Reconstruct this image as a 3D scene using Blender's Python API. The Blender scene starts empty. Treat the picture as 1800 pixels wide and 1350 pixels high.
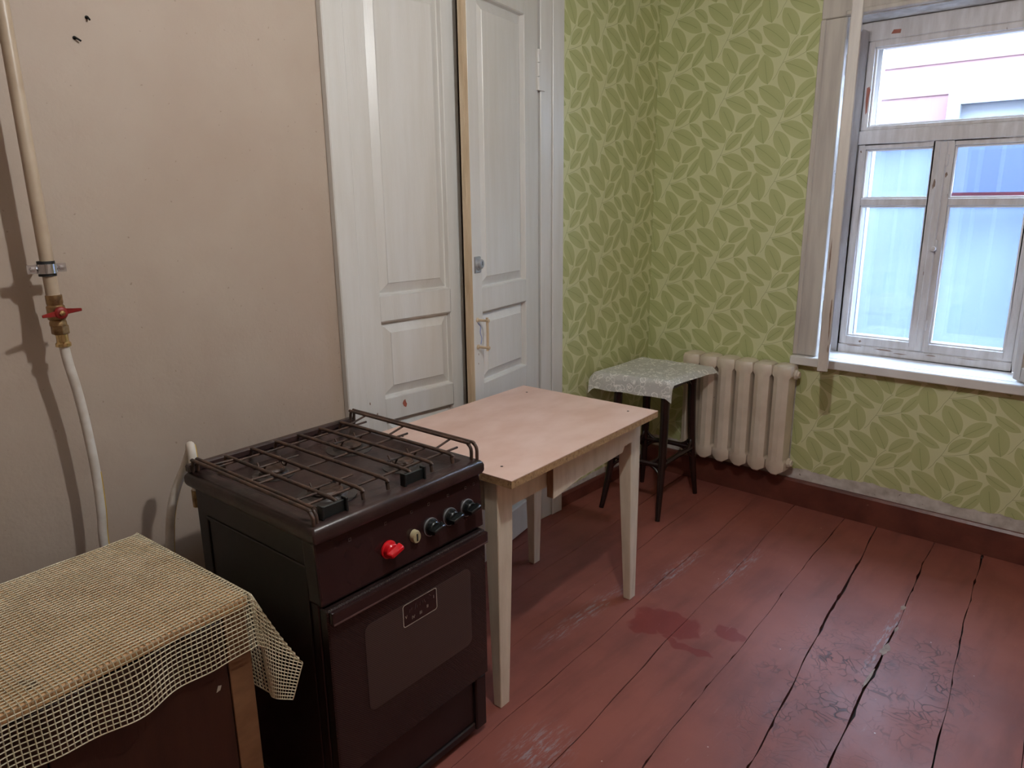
import bpy, bmesh, math, random
from mathutils import Matrix, Vector
random.seed(7)
SC = bpy.context.scene
COL = SC.collection

# ------------------------------------------------------------------ camera
CAM = Vector((2.23398, 0.0, 1.62))
FPX, PITCH, ROLL, YAW = 1269.6, 0.25149, -0.01214, -0.73126
fwd = Vector((math.sin(YAW)*math.cos(PITCH), math.cos(YAW)*math.cos(PITCH), -math.sin(PITCH)))
rgt = Vector((math.cos(YAW), -math.sin(YAW), 0)); up0 = rgt.cross(fwd)
rg2 = math.cos(ROLL)*rgt + math.sin(ROLL)*up0
up2 = -math.sin(ROLL)*rgt + math.cos(ROLL)*up0
cd = bpy.data.cameras.new('camera'); cam = bpy.data.objects.new('camera', cd); COL.objects.link(cam)
cd.sensor_width = 36; cd.sensor_fit = 'HORIZONTAL'; cd.lens = FPX/1800*36; cd.clip_start = 0.02
mw = Matrix((rg2, up2, -fwd)).transposed().to_4x4(); mw.translation = CAM
cam.matrix_world = mw
SC.camera = cam

# ------------------------------------------------------------------ light and exposure
DAY = 48.0
LAMP = 1000.0
w = bpy.data.worlds.new('world'); SC.world = w; w.use_nodes = True
bg = w.node_tree.nodes['Background']; bg.inputs[0].default_value = (0.50, 0.70, 1.0, 1); bg.inputs[1].default_value = DAY
vs = SC.view_settings
vs.view_transform = 'Standard'; vs.look = 'None'; vs.gamma = 1; vs.use_curve_mapping = False; vs.exposure = 0.0
SC.cycles.use_denoising = True
SC.cycles.adaptive_threshold = .05; SC.cycles.max_bounces = 8; SC.cycles.diffuse_bounces = 5; SC.cycles.transparent_max_bounces = 16
SC.cycles.sample_clamp_indirect = 6
pl = bpy.data.lights.new('window_portal', 'AREA'); pl.shape = 'RECTANGLE'; pl.size = 0.86; pl.size_y = 1.6
pl.cycles.is_portal = True
po = bpy.data.objects.new('window_portal', pl); COL.objects.link(po)
po.location = (1.41, 4.12, 1.6); po.rotation_euler = (-math.pi/2, 0, 0)

# ------------------------------------------------------------------ materials
def sl(c):
    return tuple((v/12.92 if v <= .04045 else ((v+.055)/1.055)**2.4) for v in c)
def S(r, g, b): return (*sl((r/255, g/255, b/255)), 1)
class NT:
    def __init__(s, name):
        s.m = bpy.data.materials.new(name); s.m.use_nodes = True
        s.t = s.m.node_tree; s.b = s.t.nodes['Principled BSDF']; s.out = s.t.nodes['Material Output']
    def n(s, typ, **kw):
        nd = s.t.nodes.new(typ)
        for k, v in kw.items(): setattr(nd, k, v)
        return nd
    def l(s, a, b): s.t.links.new(a, b)
    def put(s, sock, v):
        if isinstance(v, bpy.types.NodeSocket): s.l(v, sock)
        else: sock.default_value = v
    def math(s, op, a, b=0.0, c=None, clamp=False):
        nd = s.n('ShaderNodeMath', operation=op, use_clamp=clamp)
        s.put(nd.inputs[0], a); s.put(nd.inputs[1], b)
        if c is not None: s.put(nd.inputs[2], c)
        return nd.outputs[0]
    def mix(s, f, a, b):
        nd = s.n('ShaderNodeMix', data_type='RGBA')
        s.put(nd.inputs[0], f); s.put(nd.inputs[6], a); s.put(nd.inputs[7], b)
        return nd.outputs[2]
    def obj(s): return s.n('ShaderNodeTexCoord').outputs['Object']
    def mapv(s, v, scale=(1,1,1), loc=(0,0,0), rot=(0,0,0)):
        nd = s.n('ShaderNodeMapping'); s.l(v, nd.inputs[0])
        nd.inputs['Scale'].default_value = scale; nd.inputs['Location'].default_value = loc; nd.inputs['Rotation'].default_value = rot
        return nd.outputs[0]
    def noise(s, v, scale, detail=4, rough=.55):
        nd = s.n('ShaderNodeTexNoise'); s.l(v, nd.inputs['Vector'])
        nd.inputs['Scale'].default_value = scale; nd.inputs['Detail'].default_value = detail; nd.inputs['Roughness'].default_value = rough
        return nd.outputs[0]
    def vor(s, v, scale, feat='F1'):
        nd = s.n('ShaderNodeTexVoronoi', feature=feat); s.l(v, nd.inputs['Vector']); nd.inputs['Scale'].default_value = scale
        return nd.outputs['Distance']
    def ramp(s, f, a, b):
        nd = s.n('ShaderNodeMapRange'); nd.clamp = True
        s.put(nd.inputs[0], f); nd.inputs[1].default_value = a; nd.inputs[2].default_value = b
        return nd.outputs[0]
    def bump(s, h, strength=.2, dist=.01):
        nd = s.n('ShaderNodeBump'); nd.inputs['Strength'].default_value = strength; nd.inputs['Distance'].default_value = dist
        s.l(h, nd.inputs['Height']); s.l(nd.outputs[0], s.b.inputs['Normal'])
    def ellipse(s, v, cx, cy, rx, ry, soft=.4):
        sp = s.n('ShaderNodeSeparateXYZ'); s.l(v, sp.inputs[0])
        a = s.math('DIVIDE', s.math('SUBTRACT', sp.outputs[0], cx), rx)
        b = s.math('DIVIDE', s.math('SUBTRACT', sp.outputs[1], cy), ry)
        d = s.math('SQRT', s.math('ADD', s.math('MULTIPLY', a, a), s.math('MULTIPLY', b, b)))
        return s.ramp(d, 1.0, 1.0-soft)
    def set(s, rough=.5, metal=0.0, spec=None, col=None):
        s.put(s.b.inputs['Roughness'], rough); s.put(s.b.inputs['Metallic'], metal)
        if spec is not None: s.put(s.b.inputs['Specular IOR Level'], spec)
        if col is not None: s.put(s.b.inputs['Base Color'], col)
        return s.m

def paint(name, base, dark, rough=.4, nscale=6, bump=.12, grain=(1,1,1), chips=None, chipcol=None, spec=.5, bscale=60):
    t = NT(name); o = t.obj(); g = t.mapv(o, grain)
    f = t.ramp(t.noise(g, nscale, 3), .35, .7)
    c = t.mix(f, base, dark)
    if chips is not None:
        k = t.ramp(t.noise(g, chips[0], 4, .65), chips[1], chips[1]+.03)
        c = t.mix(k, c, chipcol)
    t.set(rough, 0, spec, c)
    if bump: t.bump(t.noise(g, bscale, 2), bump, .004)
    return t.m
def metal(name, col, rough=.35, met=1.0, dark=None):
    t = NT(name)
    c = col
    if dark is not None: c = t.mix(t.ramp(t.noise(t.obj(), 60, 4), .4, .7), col, dark)
    return t.set(rough, met, None, c)

M = {}
M['plaster'] = None
def plaster():
    t = NT('cream wall paint'); o = t.obj()
    n1 = t.ramp(t.noise(o, 1.6, 4), .35, .7); n2 = t.ramp(t.noise(o, 9, 5), .5, .75)
    c = t.mix(n1, S(179,163,148), S(170,151,136))
    c = t.mix(t.math('MULTIPLY', n2, .25), c, S(172,150,136))
    k = t.ramp(t.noise(o, 75, 2, .4), .735, .76)
    c = t.mix(t.math('MULTIPLY', k, .45), c, S(120,96,80))
    t.set(.55, 0, .35, c)
    h = t.math('ADD', t.noise(o, 7, 4), t.math('MULTIPLY', t.noise(o, 90, 3), .12))
    t.bump(h, .25, .02)
    return t.m
M['plaster'] = plaster()
M['whitewash'] = paint('bare whitewash', S(212,206,200), S(170,160,150), .8, 14, .4, chips=(40,.66), chipcol=S(110,98,88), bscale=45)
M['ceiling'] = paint('ceiling whitewash', S(225,220,212), S(215,208,198), .9, 3, .05)
M['door'] = paint('old white door paint', S(214,211,206), S(207,203,196), .34, 3, .16, (9,9,.9), (14,.78), S(176,150,132), bscale=30)
M['leafedge'] = paint('raw cream edge paint', S(206,186,158), S(180,156,126), .5, 5, .2, (6,6,.8), (12,.7), S(140,105,80))
M['winpaint'] = paint('chipped window paint', S(214,208,206), S(192,184,180), .4, 5, .3, (6,6,1), (11,.735), S(128,104,94), bscale=40)
M['casing'] = paint('grey white casing paint', S(205,196,186), S(184,174,166), .45, 4, .25, (7,7,.7), (10,.76), S(110,90,78), bscale=40)
M['sill'] = paint('window sill paint', S(228,224,220), S(214,208,204), .35, 5, .2, chips=(20,.75), chipcol=S(150,140,132))
M['skirt'] = paint('red brown skirting paint', S(112,62,50), S(88,46,38), .35, 8, .3, (1,1,1), (25,.74), S(140,100,84))
M['maroon'] = paint('maroon rail paint', S(120,40,60), S(104,34,52), .4)
M['rad'] = paint('cream radiator enamel', S(220,206,188), S(204,188,168), .4, 7, .25, (1,1,1), (16,.73), S(120,92,72), bscale=30)
M['pipe'] = paint('cream pipe paint', S(186,168,146), S(172,152,130), .38, 12, .1)
M['hose'] = paint('white gas hose', S(215,208,200), S(196,186,174), .4, 20, .05)
M['yellow'] = paint('yellow hose stripe', S(206,168,44), S(180,140,40), .45, 20, .05)
M['chrome'] = metal('chrome clamp', (.75,.76,.8,1), .18)
M['rubber'] = paint('black rubber', S(34,33,34), S(22,22,22), .6, 20, .1)
M['brass'] = metal('tarnished brass', (.45,.31,.16,1), .38, 1, (.22,.14,.08,1))
M['brassb'] = metal('bright brass', (.75,.56,.28,1), .22)
M['valvered'] = paint('red valve handle paint', S(142,32,28), S(110,26,24), .4, 30, .05)
M['stove'] = paint('dark brown stove enamel', S(50,31,30), S(36,23,23), .24, 9, .05)
M['stoveside'] = paint('brown stove side enamel', S(34,21,20), S(26,16,16), .38, 9, .05)
M['hob'] = paint('worn hob enamel', S(60,41,38), S(36,25,24), .35, 12, .15, chips=(22,.7), chipcol=S(96,84,78))
M['grate'] = paint('rusty black grate', S(52,40,34), S(88,62,48), .5, 30, .4, chips=(60,.72), chipcol=S(30,26,24))
M['burner'] = paint('burner cast metal', S(66,58,54), S(40,34,32), .45, 30, .2)
M['clip'] = paint('black clip', S(30,36,36), S(20,22,22), .35, 20, .1)
M['panel'] = paint('glossy brown control panel', S(46,29,29), S(38,24,24), .16, 6, .02)
M['doorglass'] = None
def ovenmesh():
    t = NT('dotted oven glass'); o = t.obj()
    sp = t.n('ShaderNodeSeparateXYZ'); t.l(o, sp.inputs[0])
    P = .0062
    a = t.math('SINE', t.math('MULTIPLY', sp.outputs[0], 2*math.pi/P)); b = t.math('SINE', t.math('MULTIPLY', sp.outputs[2], 2*math.pi/P))
    k = t.ramp(t.math('MULTIPLY', a, b), .1, .5)
    c = t.mix(k, S(34,24,23), S(54,42,40))
    t.set(.22, 0, .5, c); return t.m
M['ovenmesh'] = ovenmesh()
def ovenwin():
    t = NT('oven window glass'); o = t.obj()
    sp = t.n('ShaderNodeSeparateXYZ'); t.l(o, sp.inputs[0])
    P = .0062
    a = t.math('SINE', t.math('MULTIPLY', sp.outputs[0], 2*math.pi/P)); b = t.math('SINE', t.math('MULTIPLY', sp.outputs[2], 2*math.pi/P))
    k = t.ramp(t.math('MULTIPLY', a, b), .1, .5)
    c = t.mix(k, S(58,47,44), S(76,63,59))
    t.set(.18, 0, .5, c); return t.m
M['ovenwin'] = ovenwin()
M['trim'] = paint('dull bronze trim', S(98,74,70), S(80,60,56), .35, 30, .02)
M['print'] = paint('pale print', S(186,176,160), S(150,140,126), .5, 30, 0)
M['printdim'] = paint('faded print', S(96,80,74), S(70,56,52), .5, 30, 0)
M['redknob'] = paint('red plastic knob', S(214,22,32), S(196,16,26), .22, 10, .0)
M['blackknob'] = paint('black plastic knob', S(26,28,28), S(18,20,20), .25, 10, .0)
M['timer'] = paint('cream timer dial', S(188,176,140), S(160,146,112), .4, 30, .02)
M['tabletop'] = paint('worn pink laminate', S(224,192,178), S(210,172,154), .42, 5, .03, (1,1.6,1), (60,.79), S(150,112,92))
M['chip'] = paint('raw chipboard edge', S(176,142,100), S(140,104,70), .8, 70, .5, chips=(90,.6), chipcol=S(110,80,56))
M['tablewhite'] = paint('cream white table paint', S(222,208,186), S(204,188,164), .45, 6, .15, (5,5,.9), (26,.76), S(140,112,88))
M['rawwood'] = paint('raw wood', S(150,112,84), S(126,90,64), .7, 6, .2, (8,8,1))
M['darkwood'] = paint('dark brown bentwood', S(40,22,18), S(28,15,13), .22, 8, .05)
M['cabwood'] = paint('tan cabinet wood', S(132,96,66), S(112,78,52), .5, 4, .1, (3,1,6))
M['cabdoor'] = paint('brown cabinet door', S(60,34,23), S(48,27,18), .4, 4, .08, (6,6,1))
M['cabtop'] = paint('tan cabinet top', S(206,166,118), S(186,140,96), .55, 3, .1, (1,1,1), (9,.68), S(110,92,74))
M['meshcloth'] = paint('cream mesh cloth', S(214,204,176), S(190,178,148), .55, 14, .05)
M['greylock'] = metal('grey lock metal', (.42,.43,.45,1), .4, .7)
M['black'] = paint('black hole', S(12,10,10), S(8,8,8), .8, 5, 0)
M['pen'] = paint('blue ballpoint ink', S(120,136,196), S(110,126,190), .6, 5, 0)
M['primer'] = paint('red primer chip', S(158,84,66), S(140,92,74), .7, 30, .2)
M['knife'] = paint('dirt', S(150,126,110), S(120,96,82), .7, 30, .2)
M['fence'] = paint('pale corrugated sheet', S(62,78,110), S(60,76,108), .5, 2, .0)
M['siding'] = paint('pink siding paint', S(118,84,84), S(114,80,80), .7, 2, .0)
M['housewhite'] = paint('white house trim', S(120,120,124), S(114,116,120), .6, 2, .0)
M['ground'] = paint('outdoor concrete', S(110,106,102), S(96,92,88), .9, 2, .1)
M['dark'] = paint('dark hall', S(60,50,42), S(46,38,32), .9, 2, 0)

def glass(name, transp, transl=None, tcol=(.74,.84,1,1)):
    t = NT(name); t.t.nodes.remove(t.b)
    tr = t.n('ShaderNodeBsdfTransparent'); gl = t.n('ShaderNodeBsdfGlossy'); gl.inputs['Roughness'].default_value = .05
    mx = t.n('ShaderNodeMixShader'); mx.inputs[0].default_value = .06
    if transl:
        tl = t.n('ShaderNodeBsdfTranslucent'); tl.inputs[0].default_value = tcol
        df = t.n('ShaderNodeBsdfDiffuse'); df.inputs[0].default_value = tcol
        m0 = t.n('ShaderNodeMixShader'); m0.inputs[0].default_value = .2
        t.l(tl.outputs[0], m0.inputs[1]); t.l(df.outputs[0], m0.inputs[2])
        m2 = t.n('ShaderNodeMixShader'); t.l(tr.outputs[0], m2.inputs[1]); t.l(m0.outputs[0], m2.inputs[2])
        f = t.ramp(t.noise(t.obj(), 2.5, 1), .2, .8)
        t.l(t.math('ADD', t.math('MULTIPLY', f, .04), transl), m2.inputs[0])
        t.l(m2.outputs[0], mx.inputs[1])
    else: t.l(tr.outputs[0], mx.inputs[1])
    t.l(gl.outputs[0], mx.inputs[2]); t.l(mx.outputs[0], t.out.inputs[0])
    return t.m
M['glass'] = glass('clear window glass', 1)
M['frost'] = glass('misted window glass', 1, .05)

def bulbmat():
    t = NT('lit bulb'); t.t.nodes.remove(t.b)
    e = t.n('ShaderNodeEmission'); e.inputs[0].default_value = (1.0, 1.02, 1.02, 1); e.inputs[1].default_value = LAMP
    t.l(e.outputs[0], t.out.inputs[0]); return t.m
M['bulb'] = bulbmat()

def wallpaper():
    t = NT('green leaf wallpaper'); uv = t.n('ShaderNodeUVMap').outputs[0]
    wob = t.n('ShaderNodeSeparateXYZ'); t.l(uv, wob.inputs[0]); U, V = wob.outputs[0], wob.outputs[1]
    P, Hh, Sf = .30, .28, .14
    def local(cu, cv, ang, L):
        du0 = t.math('SUBTRACT', U, cu); i = t.math('ROUND', t.math('DIVIDE', du0, P))
        du = t.math('SUBTRACT', du0, t.math('MULTIPLY', i, P))
        dv0 = t.math('SUBTRACT', t.math('SUBTRACT', V, cv), t.math('MULTIPLY', i, Sf))
        dv = t.math('SUBTRACT', dv0, t.math('MULTIPLY', t.math('ROUND', t.math('DIVIDE', dv0, Hh)), Hh))
        ca, sa = math.cos(ang), math.sin(ang)
        s = t.math('ADD', t.math('MULTIPLY', du, ca*2/L), t.math('MULTIPLY', dv, sa*2/L))
        q = t.math('ADD', t.math('MULTIPLY', du, -sa), t.math('MULTIPLY', dv, ca))
        return s, q
    def shape(a, b, hw, bend, strip=False):
        cx, cy = (a[0]+b[0])/2, (a[1]+b[1])/2; L = math.hypot(b[0]-a[0], b[1]-a[1]); ang = math.atan2(b[1]-a[1], b[0]-a[0])
        s, q = local(cx, cy, ang, L)
        p = t.math('SUBTRACT', 1.0, t.math('MULTIPLY', s, s))
        q = t.math('SUBTRACT', q, t.math('MULTIPLY', p, bend))
        aq = t.math('ABSOLUTE', q)
        ins = t.math('GREATER_THAN', p, 0.0)
        if strip:
            return t.math('MULTIPLY', t.ramp(aq, hw, hw*.4), ins)
        m = t.ramp(t.math('SUBTRACT', t.math('MULTIPLY', t.math('MULTIPLY', p, hw*1.06), t.math('SUBTRACT', 1.4, t.math('MULTIPLY', p, .4))), aq), 0.0, .0016)
        v = t.math('MULTIPLY', t.ramp(aq, .0011, .0005), t.math('MULTIPLY', m, t.math('LESS_THAN', s, .55)))
        hat = t.math('SINE', t.math('ADD', t.math('MULTIPLY', s, L*900), t.math('MULTIPLY', aq, 700.0)))
        hat = t.math('MULTIPLY', t.ramp(hat, .2, .9), t.math('MULTIPLY', m, t.ramp(aq, hw*.75, hw*.2)))
        return m, v, hat
    leaves = [((.076,.111),(.181,.191),.030,.003), ((.059,.116),(-.013,.246),.036,-.004), ((.026,.025),(.115,.102),.026,.004),
              ((.108,.035),(.181,.134),.021,-.005), ((.111,.031),(.188,-.040),.023,.006), ((.011,-.003),(.160,-.079),.034,.008),
              ((.231,.047),(.205,.189),.039,.002), ((-.113,.179),(.027,.063),.040,.010), ((-.114,.092),(-.008,.035),.022,-.006)]
    stems = [((-.018,-.030),(.022,.055),.0011,-.004), ((.022,.055),(.066,.116),.0011,.004), ((0,0),(.112,.036),.0011,-.004), ((-.045,-.075),(-.018,-.030),.0011,-.003)]
    ml = vl = hl = None
    for a in leaves:
        m, v, h = shape(*a)
        ml = m if ml is None else t.math('MAXIMUM', ml, m); vl = v if vl is None else t.math('MAXIMUM', vl, v); hl = h if hl is None else t.math('MAXIMUM', hl, h)
    st = None; halo = None
    for a in stems:
        k = shape(*a, strip=True); st = k if st is None else t.math('MAXIMUM', st, k)
        h = shape(a[0], a[1], .0062, a[3], strip=True); halo = h if halo is None else t.math('MAXIMUM', halo, h)
    bgc = S(214,215,170); lf = S(187,191,136); dk = S(120,128,76)
    ml = t.math('MULTIPLY', ml, t.math('SUBTRACT', 1.0, t.ramp(halo, .25, .5)))
    c = t.mix(ml, bgc, lf)
    c = t.mix(t.math('MULTIPLY', hl, .30), c, S(146,156,98))
    c = t.mix(t.math('MULTIPLY', t.math('MAXIMUM', vl, st), .75), c, dk)
    big = t.ramp(t.noise(t.obj(), 2.2, 3), .35, .7)
    c = t.mix(t.math('MULTIPLY', big, .12), c, S(176,168,110))
    t.set(.6, 0, .3, c)
    t.bump(t.math('MULTIPLY', ml, -1.0), .15, .001)
    return t.m
M['wallpaper'] = wallpaper()

def floorpaint():
    t = NT('worn red brown floor paint'); o = t.obj()
    g = t.mapv(o, (4, .7, 1))
    c = t.mix(t.ramp(t.noise(o, 2.2, 4), .35, .7), S(144,83,71), S(124,70,61))
    c = t.mix(t.math('MULTIPLY', t.ramp(t.noise(g, 3, 4), .48, .72), .5), c, S(104,60,53))
    # damp red stains
    warp = t.n('ShaderNodeVectorMath', operation='ADD'); t.l(o, warp.inputs[0])
    nz = t.n('ShaderNodeTexNoise'); t.l(o, nz.inputs[0]); nz.inputs['Scale'].default_value = 9
    sc = t.n('ShaderNodeVectorMath', operation='MULTIPLY_ADD'); t.l(nz.outputs['Color'], sc.inputs[0]); sc.inputs[1].default_value = (.16,.16,0); sc.inputs[2].default_value = (-.08,-.08,0)
    t.l(sc.outputs[0], warp.inputs[1]); wv = warp.outputs[0]
    stn = t.ellipse(wv, 1.00, 2.27, .13, .09, .12)
    for e in ((.93,2.19,.06,.06), (1.13,2.17,.13,.035), (1.22,2.35,.05,.05)): stn = t.math('MAXIMUM', stn, t.ellipse(wv, *e, .15))
    c = t.mix(t.math('MULTIPLY', stn, .75), c, S(118,44,40))
    # crackle
    reg = t.math('MAXIMUM', t.ellipse(o, 1.62, 2.3, .30, .60, .7), t.ellipse(o, 1.85, 2.5, .2, .5, .8))
    reg = t.math('MULTIPLY', reg, t.ramp(t.noise(o, 5, 3), .36, .55))
    cr = t.ramp(t.vor(wv, 30, 'DISTANCE_TO_EDGE'), .075, .02)
    cr = t.math('MULTIPLY', cr, t.ramp(t.noise(o, 14, 3), .40, .56))
    crk = t.math('MULTIPLY', cr, reg)
    c = t.mix(t.math('MULTIPLY', crk, .9), c, S(58,32,30))
    # pale scuffs
    sg = t.mapv(o, (10, 1.6, 1), rot=(0,0,.07))
    scf = t.ramp(t.noise(sg, 5, 7, .7), .62, .70)
    rg = t.math('MAXIMUM', t.ellipse(o, .82, 2.66, .05, .30, .6), t.math('MAXIMUM', t.ellipse(o, 1.03, 2.86, .04, .28, .6), t.ellipse(o, 1.675, 2.75, .03, .34, .6)))
    rg = t.math('MAXIMUM', rg, t.math('MAXIMUM', t.ellipse(o, .72, 2.12, .05, .35, .7), t.ellipse(o, 1.05, 1.42, .12, .16, .8)))
    c = t.mix(t.math('MULTIPLY', t.ramp(t.noise(sg, 9, 7, .75), .5, .6), t.math('MULTIPLY', rg, .75)), c, S(150,142,146))
    c = t.mix(t.math('MULTIPLY', scf, .25), c, S(160,120,112))
    spk = t.ramp(t.vor(o, 16), .045, .03)
    spk = t.math('MULTIPLY', spk, t.math('GREATER_THAN', t.noise(o, 8, 2), .56))
    c = t.mix(t.math('MULTIPLY', spk, .8), c, S(206,180,168))
    t.set(t.math('ADD', t.math('MULTIPLY', t.noise(o, 6, 4), .30), .36), 0, .26, c)
    h = t.math('SUBTRACT', t.math('ADD', t.noise(g, 4, 4), t.math('MULTIPLY', t.noise(o, 30, 4), .25)), t.math('MULTIPLY', crk, .8))
    t.bump(h, .22, .006)
    return t.m
M['floor'] = floorpaint()

def lace():
    t = NT('white lace cloth'); o = t.obj()
    d = t.vor(o, 19); n = t.noise(o, 26, 3)
    ring = t.ramp(t.math('ABSOLUTE', t.math('SUBTRACT', t.math('ADD', d, t.math('MULTIPLY', n, .75)), .70)), .06, .02)
    q2 = t.mapv(o, (1,1,1), (.37,.21,.13)); dq = t.vor(q2, 27); 
    ring2 = t.ramp(t.math('ABSOLUTE', t.math('SUBTRACT', t.math('ADD', dq, t.math('MULTIPLY', t.noise(o, 34, 2), .9)), .80)), .05, .02)
    ring = t.math('MAXIMUM', ring, ring2)
    d2 = t.vor(o, 55)
    dots = t.ramp(t.math('ABSOLUTE', t.math('SUBTRACT', d2, .3)), .06, .02)
    k = t.math('MAXIMUM', ring, t.math('MULTIPLY', dots, .35))
    net = t.math('MULTIPLY', t.noise(o, 260, 2), .3)
    c = t.mix(k, S(220,218,212), S(246,243,238))
    t.set(.7, 0, .2, c)
    tr = t.n('ShaderNodeBsdfTransparent'); mx = t.n('ShaderNodeMixShader')
    t.put(mx.inputs[0], t.math('ADD', t.math('MULTIPLY', k, .20), .78, clamp=True))
    t.l(tr.outputs[0], mx.inputs[1]); t.l(t.b.outputs[0], mx.inputs[2]); t.l(mx.outputs[0], t.out.inputs[0])
    t.bump(t.math('ADD', k, net), .3, .002)
    return t.m
M['lace'] = lace()

# ------------------------------------------------------------------ builders
MW = {}
def tag(o, label=None, cat=None, group=None, kind=None):
    if label: o['label'] = label
    if cat: o['category'] = cat
    if group: o['group'] = group
    if kind: o['kind'] = kind
    return o
def empty(name, loc=(0,0,0), rz=0.0, mat=None):
    o = bpy.data.objects.new(name, None); COL.objects.link(o)
    m = mat if mat is not None else Matrix.Translation(loc) @ Matrix.Rotation(rz, 4, 'Z')
    o.matrix_local = m; MW[o] = m; o.empty_display_size = .05
    return o
class B:
    def __init__(s, Mx=None): s.v = []; s.f = []; s.M = Mx or Matrix.Identity(4)
    def add(s, vs, fs):
        k = len(s.v); s.v += [s.M @ Vector(p) for p in vs]; s.f += [tuple(i+k for i in f) for f in fs]; return s
    def hexa(s, p):
        return s.add(p, [(0,3,2,1),(4,5,6,7),(0,1,5,4),(1,2,6,5),(2,3,7,6),(3,0,4,7)])
    def box(s, x0, x1, y0, y1, z0, z1):
        return s.hexa([(x0,y0,z0),(x1,y0,z0),(x1,y1,z0),(x0,y1,z0),(x0,y0,z1),(x1,y0,z1),(x1,y1,z1),(x0,y1,z1)])
    def tube(s, pts, r, n=10, cap=True, flat=1.0):
        pts = [Vector(p) for p in pts]; rs = r if isinstance(r, (list, tuple)) else [r]*len(pts)
        rings = []; prev = None
        for i, p in enumerate(pts):
            d = (pts[min(i+1, len(pts)-1)] - pts[max(i-1, 0)]).normalized()
            a = prev - d*prev.dot(d) if prev is not None else None
            if a is None or a.length < 1e-4:
                a = Vector((0,0,1)).cross(d)
                if a.length < 1e-3: a = Vector((1,0,0)).cross(d)
            a.normalize(); b = d.cross(a); prev = a
            rings.append([p + (a*math.cos(2*math.pi*k/n) + b*math.sin(2*math.pi*k/n)*flat)*rs[i] for k in range(n)])
        vs = [q for R in rings for q in R]; fs = []
        for i in range(len(rings)-1):
            for k in range(n):
                fs.append((i*n+k, i*n+(k+1) % n, (i+1)*n+(k+1) % n, (i+1)*n+k))
        if cap: fs += [tuple(range(n))[::-1], tuple(range((len(rings)-1)*n, len(rings)*n))]
        return s.add(vs, fs)
    def lathe(s, prof, origin, axis, n=24, sx=1.0):
        ax = Vector(axis).normalized(); a = Vector((0,0,1)).cross(ax)
        if a.length < 1e-3: a = Vector((1,0,0))
        a.normalize(); b = ax.cross(a); o = Vector(origin)
        vs = [o + ax*h + (a*math.cos(2*math.pi*k/n)*sx + b*math.sin(2*math.pi*k/n))*r for (r, h) in prof for k in range(n)]
        fs = []
        for i in range(len(prof)-1):
            for k in range(n): fs.append((i*n+k, i*n+(k+1) % n, (i+1)*n+(k+1) % n, (i+1)*n+k))
        fs += [tuple(range(n))[::-1], tuple(range((len(prof)-1)*n, len(prof)*n))]
        return s.add(vs, fs)
    def prism(s, poly, z0, z1):
        n = len(poly); vs = [(x, y, z0) for x, y in poly] + [(x, y, z1) for x, y in poly]
        return s.add(vs, [tuple(range(n))[::-1], tuple(range(n, 2*n))] + [(i, (i+1) % n, n+(i+1) % n, n+i) for i in range(n)])
    def extr(s, poly3, d):
        n = len(poly3); d = Vector(d); vs = [Vector(p) for p in poly3] + [Vector(p)+d for p in poly3]
        return s.add(vs, [tuple(range(n))[::-1], tuple(range(n, 2*n))] + [(i, (i+1) % n, n+(i+1) % n, n+i) for i in range(n)])
    def build(s, name, mat, parent=None, bevel=0.0, smooth=None, segs=1, uv=None, weld=True):
        me = bpy.data.meshes.new(name)
        inv = MW[parent].inverted() if parent is not None else Matrix.Identity(4)
        me.from_pydata([inv @ p for p in s.v], [], s.f)
        bm = bmesh.new(); bm.from_mesh(me)
        if weld: bmesh.ops.remove_doubles(bm, verts=bm.verts, dist=1e-5)
        bmesh.ops.recalc_face_normals(bm, faces=bm.faces)
        if bevel:
            es = [e for e in bm.edges if len(e.link_faces) == 2 and e.calc_face_angle(0) > .5]
            bmesh.ops.bevel(bm, geom=es, offset=bevel, segments=segs, affect='EDGES', profile=.7, clamp_overlap=True)
        if uv:
            lay = bm.loops.layers.uv.new('UVMap')
            for f in bm.faces:
                for lp in f.loops: lp[lay].uv = uv(lp.vert.co)
        if smooth is not None:
            for f in bm.faces: f.smooth = True
            for e in bm.edges:
                if len(e.link_faces) == 2 and e.calc_face_angle(0) > smooth: e.smooth = False
        bm.to_mesh(me); bm.free()
        me.materials.append(mat if not isinstance(mat, str) else M[mat])
        o = bpy.data.objects.new(name, me); COL.objects.link(o)
        MW[o] = MW[parent] if parent is not None else Matrix.Identity(4)
        if parent is not None: o.parent = parent
        return o
def arc(p0, p1, p2, n=8):
    p0, p1, p2 = map(Vector, (p0, p1, p2))
    return [p0*(1-t)**2 + p1*2*t*(1-t) + p2*t*t for t in [i/n for i in range(n+1)]]
def spline(pts, k=6):
    P = [Vector(p) for p in pts]; P = [2*P[0]-P[1]] + P + [2*P[-1]-P[-2]]; out = []
    for i in range(1, len(P)-2):
        for j in range(k):
            t = j/k; a, b, c, d = P[i-1], P[i], P[i+1], P[i+2]
            out.append(.5*((2*b) + (c-a)*t + (2*a-5*b+4*c-d)*t*t + (3*b-a-3*c+d)*t**3))
    out.append(P[-2]); return out
SM = .6

# ------------------------------------------------------------------ room shell
D = 3.72; XR = 3.4; YB = -1.6; ZC = 2.85
OX0, OX1, OZ0, OZ1 = .985, 1.84, .79, 2.40          # window opening
DY0, DY1, DZ1 = 1.60, 2.70, 2.55                    # door opening

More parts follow.
